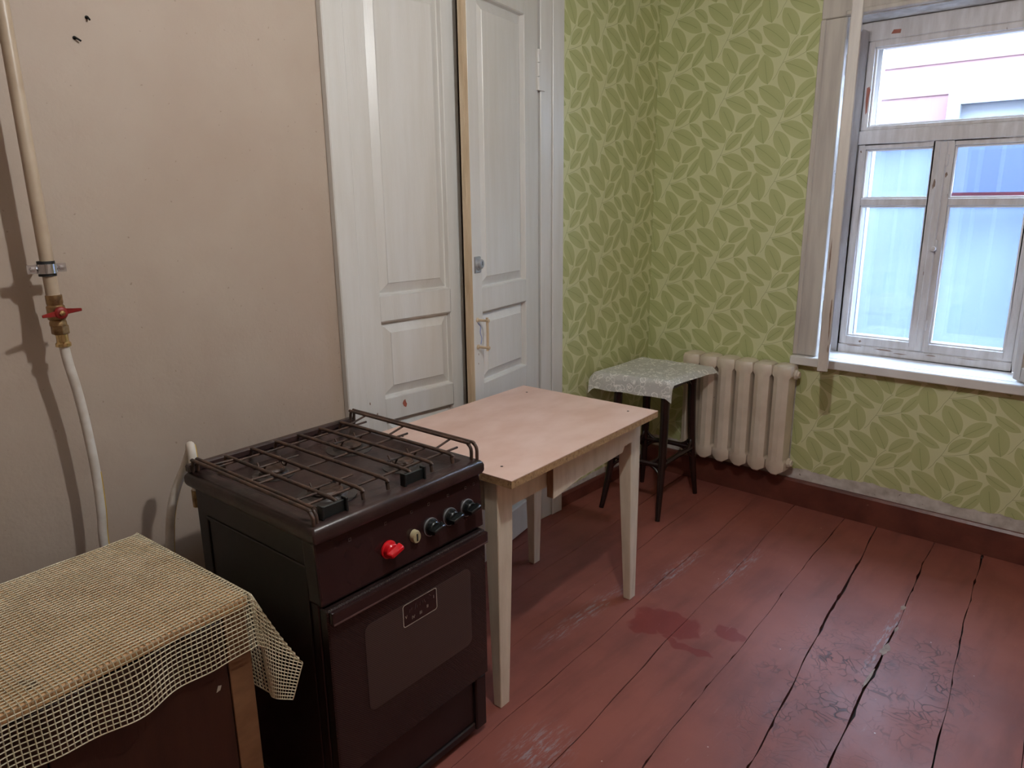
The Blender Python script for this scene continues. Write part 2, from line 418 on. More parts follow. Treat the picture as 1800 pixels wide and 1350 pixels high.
fl = B().box(0, XR, YB, D, -.12, -.028).build('floor', 'dark'); tag(fl, 'red-brown painted plank floor, worn and cracked', None, None, 'structure')
def clip(poly, f):
    out = []
    for i in range(len(poly)):
        a, b = poly[i], poly[(i+1) % len(poly)]; fa, fb = f(a), f(b)
        if fa >= 0: out.append(a)
        if fa*fb < 0:
            t = fa/(fa-fb); out.append((a[0]+(b[0]-a[0])*t, a[1]+(b[1]-a[1])*t))
    return out
edges = [-.30,-.09,.13,.36,.60,.825,1.04,1.275,1.485,1.70,1.925,2.14,2.36,2.57,2.79,3.02,3.24,3.46,3.70]
slopes = [-.07,-.07,-.068,-.066,-.064,-.062,-.07,-.056,-.098,-.062,-.09,-.08,-.08,-.08,-.08,-.08,-.08,-.08,-.08]
for i in range(len(edges)-1):
    g0 = .0007 if i not in (8, 9, 10) else .0018; g1 = .0007 if i+1 not in (8, 9, 10) else .0018
    def ed(j, y, g): return edges[j] + slopes[j]*(y-2.5) + g
    ys = [YB + (D-YB)*k/150 for k in range(151)]
    jit = lambda j, y: .004*math.sin(y*5+j*2.1) + .002*math.sin(y*17+j)
    def wid(j, y): return max(.15, 1 + .9*math.sin(y*2.3+j*1.7) + .6*math.sin(y*7.1+j*3.1) + .5*math.sin(y*23+j*5))
    def nib(j, y, sd):
        r = random.Random(int((y+9)*1000)*31+j*7+sd); v = r.random()
        return r.uniform(.002, .006) if v > .93 and j in (7, 8, 9, 10) else r.uniform(0, .0009)
    poly = [(ed(i, y, g0*wid(i, y))+jit(i, y)+nib(i, y, 0), y) for y in ys] + [(ed(i+1, y, -g1*wid(i+1, y))+jit(i+1, y)-nib(i+1, y, 1), y) for y in reversed(ys)]
    poly = clip(clip(poly, lambda p: p[0]), lambda p: XR-p[0])
    if len(poly) < 3: continue
    dz = random.uniform(-.0012, .0)
    B().prism(poly, -.028, dz).build('plank', 'floor', fl)

wl = B()
wl.box(-.25, 0, YB, DY0, -.12, ZC).box(-.25, 0, DY1, D, -.12, ZC).box(-.25, 0, DY0, DY1, DZ1, ZC).box(-.33, -.25, DY0-.1, DY1+.1, -.12, DZ1+.1).box(-.25, 0, DY0, DY1, -.12, -.001)  # thin slab behind the doorway is added to keep the door gap dark
wl = wl.build('wall_left', 'plaster'); tag(wl, 'cream painted plaster wall with a double door', None, None, 'structure')
wb = B()
wb.box(-.25, OX0, D, D+.38, -.12, ZC).box(OX1, XR+.2, D, D+.38, -.12, ZC).box(OX0, OX1, D, D+.38, -.12, OZ0).box(OX0, OX1, D, D+.38, OZ1, ZC)
wb = wb.build('wall_back', 'whitewash'); tag(wb, 'window wall papered in green leaves', None, None, 'structure')
wr = B().box(XR, XR+.2, YB, D, -.12, ZC).build('wall_right', 'plaster'); tag(wr, 'plain cream wall opposite the door', None, None, 'structure')
wf = B().box(-.25, XR+.2, YB-.2, YB, -.12, ZC).build('wall_front', 'plaster'); tag(wf, 'plain cream wall behind the viewer', None, None, 'structure')
ce = B().box(-.25, XR+.2, YB-.2, D+.38, ZC, ZC+.15).build('ceiling', 'ceiling'); tag(ce, 'whitewashed ceiling', None, None, 'structure')

# wallpaper sheets: columns with ragged torn edges
def ragged(seed, amp, base):
    r = random.Random(seed); ph = [r.uniform(0, 6.28) for _ in range(4)]
    return lambda x: base + amp*(.5*math.sin(x*9+ph[0]) + .3*math.sin(x*23+ph[1]) + .25*math.sin(x*57+ph[2]) + .2*math.sin(x*131+ph[3]))
def paper(name, parent, cols, put, uvf):
    b = B()
    for x0, x1, spans in cols:
        for za0, za1, zb0, zb1 in spans:
            b.add([put(x0, za0), put(x1, za1), put(x1, zb1), put(x0, zb0)], [(0,1,2,3)])
    return b.build(name, 'wallpaper', parent, uv=uvf)
bot = ragged(3, .012, .205); radt = ragged(5, .007, .752); botr = ragged(9, .014, .2)
cols = []; st = .02; x = 0.0
while x < XR - 1e-6:
    x1 = min(x+st, XR); m_ = (x+x1)/2
    lo = (lambda q: radt(q)) if .26 < m_ < .90 else bot
    if .855 < m_ < 2.02:
        if True:
            if .90 <= m_ <= 1.985: cols.append((x, x1, [(bot(x), bot(x1), .79, .79)]))
            if m_ < .89: cols.append((x, x1, [(lo(x), lo(x1), ZC, ZC)]))
            elif m_ > 1.985: cols.append((x, x1, [(bot(x), bot(x1), ZC, ZC)]))
            else: cols.append((x, x1, [(2.46, 2.46, ZC, ZC)]))
    else: cols.append((x, x1, [(lo(x), lo(x1), ZC, ZC)]))
    x = x1
pb = paper('wallpaper', wb, cols, lambda x, z: (x, D-.0015, z), lambda c: (c.x-.396, c.z-1.546))
botl = ragged(12, .010, .105)
cols = []; y = 2.79
while y < D-.002:
    y1 = min(y+st, D-.001); cols.append((y, y1, [(botl(y), botl(y1), ZC, ZC)])); y = y1
pl_ = paper('wallpaper', wl, cols, lambda y, z: (.0015, y, z), lambda c: (c.y-2.905, c.z-2.01))
ws_ = B().box(0, .0008, 2.79, D, 0, .16).build('bare_strip', 'whitewash', wl)

def base_prof(t, h): return [(0,0),(t,0),(t,h-.012),(t-.008,h),(0,h)]
b = B(); pr = base_prof(.022, .143)
b.extr([(0, D-a, z) for a, z in pr], (XR, 0, 0)); bb = b.build('baseboard_back', 'skirt'); tag(bb, 'red-brown skirting board under the window', None, None, 'structure')
b = B(); pr = base_prof(.018, .074)
b.extr([(a, 2.842, z) for a, z in pr], (0, D-.022-2.842, 0)); bb = b.build('baseboard_left', 'skirt'); tag(bb, 'low red-brown skirting board beside the door casing', None, None, 'structure')
b = B(); b.extr([(a, YB, z) for a, z in pr], (0, 1.53-YB, 0)); bb = b.build('baseboard_front', 'skirt'); tag(bb, 'low red-brown skirting board behind the stove', None, None, 'structure')

for k, (x_, y_, w_, h_) in enumerate(((1.668,2.98,.022,.05),(1.690,2.80,.012,.05),(1.694,2.64,.034,.10),(1.70,2.42,.012,.16))):
    n = 14; b = B(); b.add([(x_ + w_*.5*math.cos(6.283*q/n)*random.uniform(.5, 1.1), y_ + h_*.5*math.sin(6.283*q/n)*random.uniform(.6, 1.1), .0006) for q in range(n)], [tuple(range(n))]); b.build('filler_patch', 'knife', fl)
# ------------------------------------------------------------------ door
door = empty('door_1', (0, 2.15, 0)); tag(door, 'old white double door with raised panels, right leaf ajar', None, None, 'structure')
def nested(b, r, loops):
    """concentric rectangular loops r=(s0,s1,z0,z1); loops [(inset, depth)] in (s,t,z)"""
    vs = []; fs = []
    for ins, t in loops:
        s0, s1, z0, z1 = r[0]+ins, r[1]-ins, r[2]+ins, r[3]-ins
        vs += [(s0,t,z0),(s1,t,z0),(s1,t,z1),(s0,t,z1)]
    for i in range(len(loops)-1):
        for k in range(4): fs.append((i*4+k, i*4+(k+1) % 4, i*4+4+(k+1) % 4, i*4+4+k))
    e = (len(loops)-1)*4; fs.append((e, e+1, e+2, e+3))
    b.add(vs, fs)
def leaf(Mx, s0, s1, p0, p1, panels, ztop):
    TH = .04
    b = B(Mx); b.box(s0, p0, -TH, 0, .012, ztop).box(p1, s1, -TH, 0, .012, ztop)
    zs = [.012] + [z for p in panels for z in p] + [ztop]
    for i in range(0, len(zs), 2): b.box(p0, p1, -TH, 0, zs[i], zs[i+1])
    lf = b.build('door_leaf', 'door', door, bevel=.002)
    for (z0, z1) in panels:
        b = B(Mx); r = (p0, p1, z0, z1)
        nested(b, r, [(0, 0), (.003, -.003), (.006, -.022), (.010, -.023), (.046, -.008), (.048, -.005)])
        b.build('panel', 'door', lf)
    return lf
def chips(Mx, parent, lst, mat, t0=.0007):
    for (s_, z_, w_, h_) in lst:
        n = 9; b = B(Mx)
        b.add([(s_ + w_*.5*math.cos(6.283*k/n)*random.uniform(.4, 1.1), t0, z_ + h_*.5*math.sin(6.283*k/n)*random.uniform(.4, 1.1)) for k in range(n)], [tuple(range(n))])
        b.build('paint_chip', mat, parent)
PAN = [(.16, .755), (.852, 1.158), (1.256, 2.375)]
# casing
cs = B().box(0, .032, 1.535, 1.622, 0, 2.50).build('door_casing', 'door', door, bevel=.004)
cs = B().box(0, .028, 2.675, 2.838, 0, 2.50)
cs.box(.028, .036, 2.755, 2.838, 0, 2.50); cs.build('door_casing', 'door', door, bevel=.003)
B().box(0, .032, 1.535, 2.838, 2.50, 2.66).build('door_casing', 'door', door, bevel=.004)
B().box(-.24, 0, DY0+.001, 1.624, 0, DZ1-.02).build('door_jamb', 'door', door); B().box(-.24, -.002, 2.664, DY1-.001, 0, DZ1-.02).build('door_jamb', 'door', door)
B().box(-.24, 0, DY0+.001, DY1-.001, DZ1-.05, DZ1-.001).build('door_jamb', 'door', door)
B().box(-.24, -.002, 1.624, 2.664, 0, .01).build('threshold', 'skirt', door)
# left leaf (closed)
a = math.radians(4)
ML = Matrix(((math.sin(a),math.cos(a),0,.010),(math.cos(a),-math.sin(a),0,1.627),(0,0,1,0),(0,0,0,1)))      # s from the hinge, t outwards
lfL = leaf(ML, 0, .514, .092, .442, [(.16, .763), (.855, 1.163), (1.261, 2.375)], 2.49)
# right leaf (ajar 12 degrees)
a = math.radians(12); u = Vector((math.sin(a), -math.cos(a), 0)); nn = Vector((math.cos(a), math.sin(a), 0))
MR = Matrix.Identity(4)
for r_ in range(3): MR[r_][0] = u[r_]; MR[r_][1] = nn[r_]; MR[r_][3] = (.02, 2.688, 0)[r_]
MR[2][2] = 1
lfR = leaf(MR, .03, .606, .152, .535, PAN, 2.49)
b = B(MR); b.box(.603, .6068, -.039, -.001, .012, 2.49); b.box(.6066, .609, -.026, -.016, .012, 2.49); b.build('edge', 'leafedge', lfR)
def sq(b_, c, n_): pass
# rim lock: oval plate + cylinder
lk = B(MR); lk.lathe([(.001,.0),(.024,.0),(.024,.006),(.020,.009),(.001,.009)], (.566, 0, 1.358), (0,1,0), 20)
lk.hexa([(.548,0,1.325),(.592,0,1.325),(.592,0,1.392),(.548,0,1.392),(.550,.006,1.328),(.590,.006,1.328),(.590,.006,1.389),(.550,.006,1.389)])
lko = lk.build('lock', 'greylock', lfR, smooth=.5); tag(lko, 'grey metal cylinder lock')
cy = B(MR); cy.lathe([(.019,.006),(.019,.018),(.015,.021),(.001,.021)], (.562, 0, 1.362), (0,1,0), 20); cy.build('lock_cylinder', 'greylock', lfR, smooth=.5)
B(MR).box(.5605, .5635, .0205, .0216, 1.356, 1.372).build('keyhole', 'black', lfR)
# pull handle
h = B(MR)
for z in (1.132, 1.018):
    h.lathe([(.010,0),(.010,.004),(.006,.007),(.005,.045),(.007,.048),(.007,.058),(.001,.060)], (.578, 0, z), (0,1,0), 10)
h.tube([(.578,.048,1.005),(.578,.050,1.075),(.578,.048,1.145)], .0058, 8)
ho = h.build('pull_handle', 'leafedge', lfR, smooth=.6); tag(ho, 'cream painted bracket pull handle')
B(MR).tube(spline([(.575,.0012,1.118),(.556,.0012,1.10),(.560,.0012,1.075),(.548,.0012,1.05),(.556,.0012,1.025)], 4), .0016, 4).build('pen_mark', 'pen', lfR)
chips(MR, lfR, [(.574,.985,.010,.012),(.577,.945,.006,.01)], 'knife')
# butt hinge with painted knuckles
hg = B(); 
for k in range(3): hg.tube([(.034, 2.652, 2.085+k*.058),(.034, 2.652, 2.085+k*.058+.054)], .0085, 10)
hg.box(.024, .0345, 2.644, 2.70, 2.085, 2.255); hg.build('hinge', 'door', door, smooth=.6, bevel=.001)
hg = B(); hg.box(.024, .0345, 2.644, 2.70, .30, .45); hg.build('hinge', 'door', door)
# primer chip on lower rail of left leaf
chips(ML, lfL, [(.185,.815,.026,.040)], 'primer')
chips(ML, lfL, [(.05,.80,.008,.02),(.02,.85,.006,.016),(.012,.60,.008,.02)], 'knife')

# ------------------------------------------------------------------ window
win = empty('window_1', (1.41, 3.88, .82)); tag(win, 'white wooden double window with inner casements swung open', None, None, 'structure')
Y0, Y1 = 3.88, 3.945
b = B()
b.box(.986, 1.034, Y0, Y1, .83, 2.395).box(1.795, 1.838, Y0, Y1, .83, 2.395)
b.box(1.034, 1.795, Y0, Y1, .83, .872).box(1.034, 1.795, Y0, Y1, 2.315, 2.395).box(1.034, 1.795, Y0-.006, Y1, 1.852, 1.914)
b.build('window_frame', 'winpaint', win, bevel=.003)
def sash(name, x0, x1, z0, z1, px0, px1, pz0, pz1, munt=None, y0=3.885, y1=3.93, mats=('frost',), mat='winpaint'):
    b = B(); b.box(x0, px0, y0, y1, z0, z1).box(px1, x1, y0, y1, z0, z1).box(px0, px1, y0, y1, z0, pz0).box(px0, px1, y0, y1, pz1, z1)
    if munt: b.box(px0, px1, y0+.004, y1, munt[0], munt[1])
    s = b.build(name, mat, win, bevel=.003)
    # glazing beads
    spans = [(pz0, pz1)] if not munt else [(pz0, munt[0]), (munt[1], pz1)]
    for k, (a0, a1) in enumerate(spans):
        B().box(px0+.0005, px1-.0005, y1-.022, y1-.019, a0+.0005, a1-.0005).build('pane', mats[k % len(mats)], s)
        g = B(); yb = y1-.0225
        for (q0, q1, e0, e1) in ((px0, px0+.009, a0, a1), (px1-.009, px1, a0, a1), (px0+.009, px1-.009, a0, a0+.009), (px0+.009, px1-.009, a1-.009, a1)):
            g.box(q0, q1, yb-.008, yb, e0, e1)
        g.build('glazing_bead', 'sill', s, bevel=.003)
    return s
sash('upper_sash', 1.036, 1.793, 1.916, 2.313, 1.066, 1.764, 1.934, 2.286, mats=('glass',))
sash('sash', 1.036, 1.404, .874, 1.850, 1.068, 1.366, .915, 1.828, (1.564, 1.598), mats=('frost', 'frost'))
sash('sash', 1.408, 1.793, .874, 1.850, 1.448, 1.756, .915, 1.828, (1.564, 1.598), mats=('frost', 'glass'))
B().box(1.392, 1.424, 3.874, 3.886, .876, 1.848).build('astragal', 'winpaint', win, bevel=.004)
for z in (.98, 1.36, 1.74): B().box(1.418, 1.432, 3.876, 3.886, z, z+.05).build('espagnolette_plate', 'winpaint', win, bevel=.002)
B().lathe([(.006,0),(.006,.02),(.011,.024),(.011,.036),(.001,.038)], (1.424, 3.876, 1.37), (0,-1,0), 10).build('latch_knob', 'winpaint', win, smooth=.6)
for p in [[(1.052,1.99),(1.058,2.00),(1.060,2.06),(1.064,2.10),(1.058,2.115),(1.047,2.11),(1.047,2.05)], [(1.13,2.335),(1.17,2.333),(1.172,2.35),(1.14,2.352)]]:
    B().add([(q[0], 3.8845 if q[1] < 2.31 else 3.8795, q[1]) for q in p], [tuple(range(len(p)))]).build('paint_chip', 'primer', win)
MF = Matrix(((1,0,0,0),(0,-1,0,3.88),(0,0,1,0),(0,0,0,1)))
chips(MF, win, [(1.12,.868,.11,.007),(1.26,.862,.14,.010),(1.33,.852,.07,.006),(1.47,.862,.07,.006),(1.62,.866,.10,.005)], 'knife')
chips(MF, win, [(1.14,.893,.018,.014),(1.385,1.66,.02,.05),(1.40,1.44,.012,.05),(1.43,1.70,.012,.03),(1.05,1.82,.012,.012),(1.39,1.25,.010,.03)], 'knife', -.0045)
# outer window
b = B(); y0, y1 = 4.03, 4.08
b.box(.986, 1.06, y0, y1, .80, 2.398).box(1.765, 1.838, y0, y1, .80, 2.398).box(1.06, 1.765, y0, y1, .80, .90).box(1.06, 1.765, y0, y1, 2.30, 2.398)
b.box(1.06, 1.765, y0, y1, 1.86, 1.91).box(1.365, 1.425, y0, y1, .90, 1.86)
b.box(1.365, 1.765, y0, y1, 1.575, 1.595)
ow = b.build('outer_frame', 'sill', win, bevel=.003)
B().box(1.427, 1.763, y0-.004, y0+.02, 1.597, 1.622).build('outer_rail', 'maroon', win)
for (q0, q1, e0, e1) in ((1.06,1.365,.90,1.86), (1.425,1.765,.90,1.575), (1.425,1.765,1.595,1.86), (1.06,1.765,1.91,2.30)):
    B().box(q0, q1, 4.056, 4.059, e0, e1).build('outer_pane', 'glass', win)
# sill board
b = B(); b.extr([(.872, 3.665, .776),(.872, 3.665, .812),(.872, 3.672, .820),(.872, 3.879, .829),(.872, 3.879, .80),(.872, 3.72, .79),(.872, 3.72, .776)], (.001,0,0))
b = B()
b.hexa([(.872,3.665,.776),(2.01,3.665,.776),(2.01,3.719,.776),(.872,3.719,.776),(.872,3.665,.820),(2.01,3.665,.820),(2.01,3.719,.822),(.872,3.719,.822)])
b.hexa([(.986,3.719,.791),(1.839,3.719,.791),(1.839,3.882,.791),(.986,3.882,.791),(.986,3.719,.822),(1.839,3.719,.822),(1.839,3.882,.829),(.986,3.882,.829)])
b.build('window_sill', 'sill', win, bevel=.004)
# opened inner casements, seen edge on
def casement(hx, hy, ux, uy, L, flip):
    u = Vector((ux, uy, 0)).normalized(); n = Vector((-u.y, u.x, 0))*flip
    Mx = Matrix.Identity(4)
    for r_ in range(3): Mx[r_][0] = u[r_]; Mx[r_][1] = n[r_]; Mx[r_][3] = (hx, hy, 0)[r_]
    T = .044; z0, z1 = .846, 2.375
    b = B(Mx); b.box(0, .05, 0, T, z0, z1).box(L-.05, L, 0, T, z0, z1).box(.05, L-.05, 0, T, z0, z0+.06).box(.05, L-.05, 0, T, z1-.055, z1).box(.05, L-.05, .006, T-.006, 1.60, 1.63)
    c = b.build('inner_casement', 'casing', win, bevel=.003)
    for (e0, e1) in ((z0+.06, 1.60), (1.63, z1-.055)): B(Mx).box(.05, L-.05, .020, .023, e0, e1).build('pane', 'glass', c)
    for z in (1.02, 2.15):
        hb = B(Mx); hb.tube([(-.006, T*.0-.003, z),(-.006, -.003, z+.09)], .007, 8); hb.box(-.004, .018, -.003, .001, z, z+.09); hb.build('hinge', 'casing', c, smooth=.6)
    ME = Mx @ Matrix(((0,1,0,L),(1,0,0,0),(0,0,1,0),(0,0,0,1)))
    chips(ME, c, [(.010,1.36,.007,.16),(.034,1.08,.010,.20),(.036,.95,.006,.05)], 'knife')
    return c
casement(1.012, 3.695, .128, -.41, .43, 1)
casement(1.862, 3.695, .30, -.40, .43, -1)
# casing boards around the window
def trim(n, b, lab): o = b.build('trim_%d' % n, 'casing', bevel=.004); tag(o, lab, None, None, 'structure'); return o
trim(1, B().box(.874, .99, 3.696, 3.7185, .824, 2.402).box(.874, .90, 3.688, 3.697, .824, 2.402), 'grey-white casing board on the radiator side of the window')
trim(2, B().box(1.868, 2.0, 3.696, 3.7185, .824, 2.402).box(1.974, 2.0, 3.688, 3.697, .824, 2.402), 'grey-white casing board on the far side of the window')
trim(3, B().box(.874, 2.0, 3.694, 3.7185, 2.404, 2.52).box(.864, 2.01, 3.676, 3.7185, 2.50, 2.535).box(.985, 1.85, 3.682, 3.694, 2.404, 2.425), 'grey-white head casing over the window')

# ------------------------------------------------------------------ outdoors
ou = B().box(-7, -.26, D+.02, D+.37, -.5, 4.3).box(XR+.21, 10, D+.02, D+.37, -.5, 4.3).box(-.26, XR+.21, D+.02, D+.37, ZC+.16, 4.3).box(-7, 10, D-.3, D+.95, 4.3, 4.4)  # added unseen facade and eave, blocking sky light from the fence
ou = ou.build('wall_sky_block', 'whitewash'); tag(ou, 'unseen facade and eave, added to keep sky light off the fence', None, None, 'structure')
gr = B().box(-9, 12, 4.12, 16, -.5, -.4).build('ground', 'ground'); tag(gr, 'pale concrete yard outside the window', None, None, 'structure')
b = B(); zf = 1.955; yF = 5.4; prof = []; x = -2.5
while x < 4.5:
    prof += [(x, yF), (x+.14, yF), (x+.165, yF+.012), (x+.255, yF+.012)]; x += .28
vs_ = [(p[0], p[1], -.40) for p in prof] + [(p[0], p[1], zf) for p in prof]; n_ = len(prof)
b.add(vs_ + [(v[0], v[1]+.004, v[2]) for v in vs_], [(i, i+1, n_+i+1, n_+i) for i in range(n_-1)] + [(2*n_+i, 3*n_+i, 3*n_+i+1, 2*n_+i+1) for i in range(n_-1)] + [(n_+i, n_+i+1, 3*n_+i+1, 3*n_+i) for i in range(n_-1)])
fe = empty('metal_fence', (1, yF, -.4)); tag(fe, 'pale blue-white corrugated metal fence outside the window', 'fence')
b.build('corrugated_sheet', 'fence', fe)
for xx in (-1.5, .6, 2.7): B().box(xx, xx+.06, yF+.04, yF+.10, -.4, zf-.05).build('fence_post', 'fence', fe)
ho_ = empty('neighbour_house', (0, 7.6, -.4)); tag(ho_, 'pink sided house wall seen through the upper pane', 'house')
B().box(-6, 5, 7.62, 7.8, -.4, 3.24).build('house_wall', 'siding', ho_)
for k in range(14):
    z = -.4 + k*.26
    B().hexa([(-6,7.588,z),(5,7.588,z),(5,7.62,z),(-6,7.62,z),(-6,7.60,z+.26),(5,7.60,z+.26),(5,7.62,z+.26),(-6,7.62,z+.26)]).build('siding_board', 'siding', ho_)
b = B(); b.box(.62, 1.9, 7.50, 7.60, 1.15, 1.25).box(.62, 1.9, 7.50, 7.60, 2.36, 2.46).box(.62, .72, 7.50, 7.60, 1.25, 2.36).box(1.8, 1.9, 7.50, 7.60, 1.25, 2.36).box(1.23, 1.29, 7.50, 7.60, 1.25, 2.36)
hw_ = b.build('house_window', 'housewhite', ho_)
B().box(.72, 1.8, 7.575, 7.585, 1.25, 2.36).build('pane', 'housewhite', hw_)

# ------------------------------------------------------------------ ceiling lamp (above the frame)
lp = empty('ceiling_lamp', (1.68, 1.2, ZC)); tag(lp, 'bare warm bulb on a cord hanging from the ceiling', 'lamp')
B().lathe([(.045,0),(.045,-.01),(.02,-.03),(.001,-.03)], (1.68,1.2,ZC), (0,0,1), 16).build('ceiling_rose', 'housewhite', lp, smooth=.6)
B().tube([(1.68,1.2,ZC-.02),(1.68,1.2,2.56)], .003, 6).build('cord', 'rubber', lp)
B().lathe([(.012,0),(.02,-.02),(.02,-.06),(.001,-.06)], (1.68,1.2,2.57), (0,0,1), 14).build('bulb_holder', 'rubber', lp, smooth=.6)
B().lathe([(.012,0),(.02,-.02),(.036,-.05),(.036,-.07),(.024,-.092),(.004,-.1)], (1.68,1.2,2.51), (0,0,1), 18).build('bulb', 'bulb', lp, smooth=1)

# ------------------------------------------------------------------ gas pipe, valve and hose
gp = empty('gas_pipe', (.10, .60, 1.2)); tag(gp, 'cream gas pipe with red-handled shut-off valve on the plaster wall', 'pipe')
px_, py_ = .100, .598
B().tube([(px_, py_-.004, ZC-.001), (px_, py_, 2.1), (px_, py_+.004, 1.385)], .0165, 16).build('pipe', 'pipe', gp, smooth=.8)
# wall clamp: two half rings with ears and a stud into the wall
c = B(); ring = []
for k in range(25):
    t = 2*math.pi*k/24; ring.append((px_+.0225*math.cos(t), py_+.0225*math.sin(t)))
for (r0, r1) in ((.0205, .0245),):
    n = 28; vs_ = []
    for k in range(n):
        t = 2*math.pi*k/n
        for (r, z) in ((r0,1.448),(r1,1.448),(r1,1.472),(r0,1.472)): vs_.append((px_+r*math.cos(t), py_+r*math.sin(t), z))
    c.add(vs_, [(k*4+j, k*4+(j+1) % 4, ((k+1) % n)*4+(j+1) % 4, ((k+1) % n)*4+j) for k in range(n) for j in range(4)])
for s_ in (-1, 1):
    yy = py_ + s_*.033; c.box(px_-.004, px_+.004, min(py_+s_*.0225, py_+s_*.044), max(py_+s_*.0225, py_+s_*.044), 1.449, 1.471)
    c.lathe([(.0065,-.010),(.0065,.010),(.001,.011)], (px_, yy, 1.460), (1,0,0), 6)
c.build('pipe_clamp', 'chrome', gp, smooth=.5); 
c = B(); c.lathe([(.0165,-.004),(.0205,-.004),(.0205,.034),(.0165,.034)], (px_, py_, 1.445), (0,0,1), 20); c.build('clamp_liner', 'rubber', gp, smooth=.5)
B().tube([(0,py_,1.46),(px_-.024,py_,1.46)], .005, 8).build('wall_stud', 'chrome', gp)
B().lathe([(.0165,0),(.0195,-.001),(.0195,-.022),(.018,-.026),(.0215,-.030),(.0215,-.062),(.018,-.066),(.020,-.070),(.020,-.080),(.001,-.080)], (px_, py_+.005, 1.392), (0,0,1), 18).build('valve_body', 'brass', gp, smooth=.5)
# red butterfly handle
h = B(); zc = 1.348; hx = px_+.030; yy = py_+.006
h.lathe([(.014,-.004),(.016,-.002),(.016,.008),(.012,.011),(.001,.011)], (hx, yy, zc), (1,0,0), 16)
for s_ in (-1, 1):
    h.hexa([(hx-.002,yy+s_*.010,zc-.007+s_*.002),(hx+.006,yy+s_*.010,zc-.007+s_*.002),(hx+.016,yy+s_*.046,zc+s_*.004-.003),(hx+.010,yy+s_*.046,zc+s_*.004-.003),
            (hx-.002,yy+s_*.010,zc+.008+s_*.002),(hx+.006,yy+s_*.010,zc+.008+s_*.002),(hx+.016,yy+s_*.046,zc+s_*.004+.004),(hx+.010,yy+s_*.046,zc+s_*.004+.004)])
o = h.build('valve_handle', 'valvered', gp, smooth=.6, bevel=.001); tag(o, 'dark red butterfly handle')
B().lathe([(.007,0),(.007,.006),(.001,.007)], (hx+.010, yy, zc), (1,0,0), 6).build('handle_nut', 'brassb', gp)
B().lathe([(.0215,0),(.0215,-.022),(.018,-.024),(.001,-.024)], (px_, py_+.007, 1.312), (0,0,1), 6).build('union_nut', 'brass', gp, bevel=.001)
B().lathe([(.0145,0),(.0145,-.022),(.0185,-.026),(.0185,-.034),(.001,-.034)], (px_, py_+.009, 1.290), (0,0,1), 18).build('hose_fitting', 'brassb', gp, smooth=.5)
gh = empty('gas_hose', (.08, .65, .3)); tag(gh, 'white flexible gas hose with yellow stripe looping behind the stove', 'hose')
hp = [(.100,.607,1.262),(.100,.611,1.21),(.100,.620,1.14),(.100,.628,1.04),(.101,.633,.893),(.102,.630,.774),(.104,.623,.68),(.108,.628,.52),(.115,.67,.40),(.135,.725,.39),(.15,.765,.48),(.155,.780,.62),(.16,.792,.72),(.172,.812,.80),(.188,.838,.865),(.205,.852,.915),(.225,.848,.942),(.245,.842,.925),(.257,.838,.87),(.262,.835,.80)]
sp_ = spline(hp, 6)
B().tube(sp_, .0125, 12).build('hose', 'hose', gh, smooth=.9)
B().tube([p + Vector((.0045,.0096,0)) for p in sp_[24:]], .0034, 6).build('stripe', 'yellow', gh, smooth=.9)
B().lathe([(.015,0),(.015,.05),(.001,.05)], (.262,.835,.77), (0,0,1), 12).build('hose_nut', 'brass', gh, smooth=.5)
# small fixings on the plaster
for k, (y_, z_, ang, L_, lab) in enumerate(((.7805, 2.043, .6, .014, 'larger black bent nail in the cream plaster wall'), (.818, 2.098, 1.2, .008, 'smaller black nail stub in the cream plaster wall'))):
    nl = B(); nl.tube([(-.002, y_, z_), (.008, y_, z_), (.012, y_+L_*math.cos(ang), z_-L_*math.sin(ang))], .0026, 6); nl.tube([(.0005,y_,z_),(.002,y_,z_)], .005, 7)
    o = nl.build('wall_nail', 'black'); tag(o, lab, 'nail', 'nails in the plaster wall')

# ------------------------------------------------------------------ stove
ph = math.radians(2.3); n2 = Vector((-math.sin(ph), math.cos(ph), 0)); bk = Vector((-math.cos(ph), -math.sin(ph), 0))
MS = Matrix.Identity(4)
for r_ in range(3): MS[r_][0] = n2[r_]; MS[r_][1] = bk[r_]; MS[r_][3] = (.895, .818, 0)[r_]
W_, DP = .568, .56
stv = empty('gas_stove', mat=MS); tag(stv, 'dark brown four-burner gas stove with a red knob beside the table', 'stove')
b = B(MS); b.box(.004, .018, .02, DP, .03, .862).box(W_-.018, W_-.004, .02, DP, .03, .862).box(.018, W_-.018, DP-.02, DP, .03, .862).box(.018, W_-.018, .03, DP-.02, .19, .215).box(.018, W_-.018, .02, DP-.02, .03, .05)
b.box(.0, .005, .05, DP-.05, .06, .068).box(.0, .005, .05, DP-.05, .78, .788).box(0, .005, .05, .058, .068, .78).box(0, .005, DP-.058, DP-.05, .068, .78)
b.build('body', 'stoveside', stv, bevel=.003)
for (s_, d_) in ((.03,.05),(W_-.07,.05),(.03,DP-.09),(W_-.07,DP-.09)): B(MS).box(s_, s_+.04, d_, d_+.04, 0, .03).build('foot', 'rubber', stv)
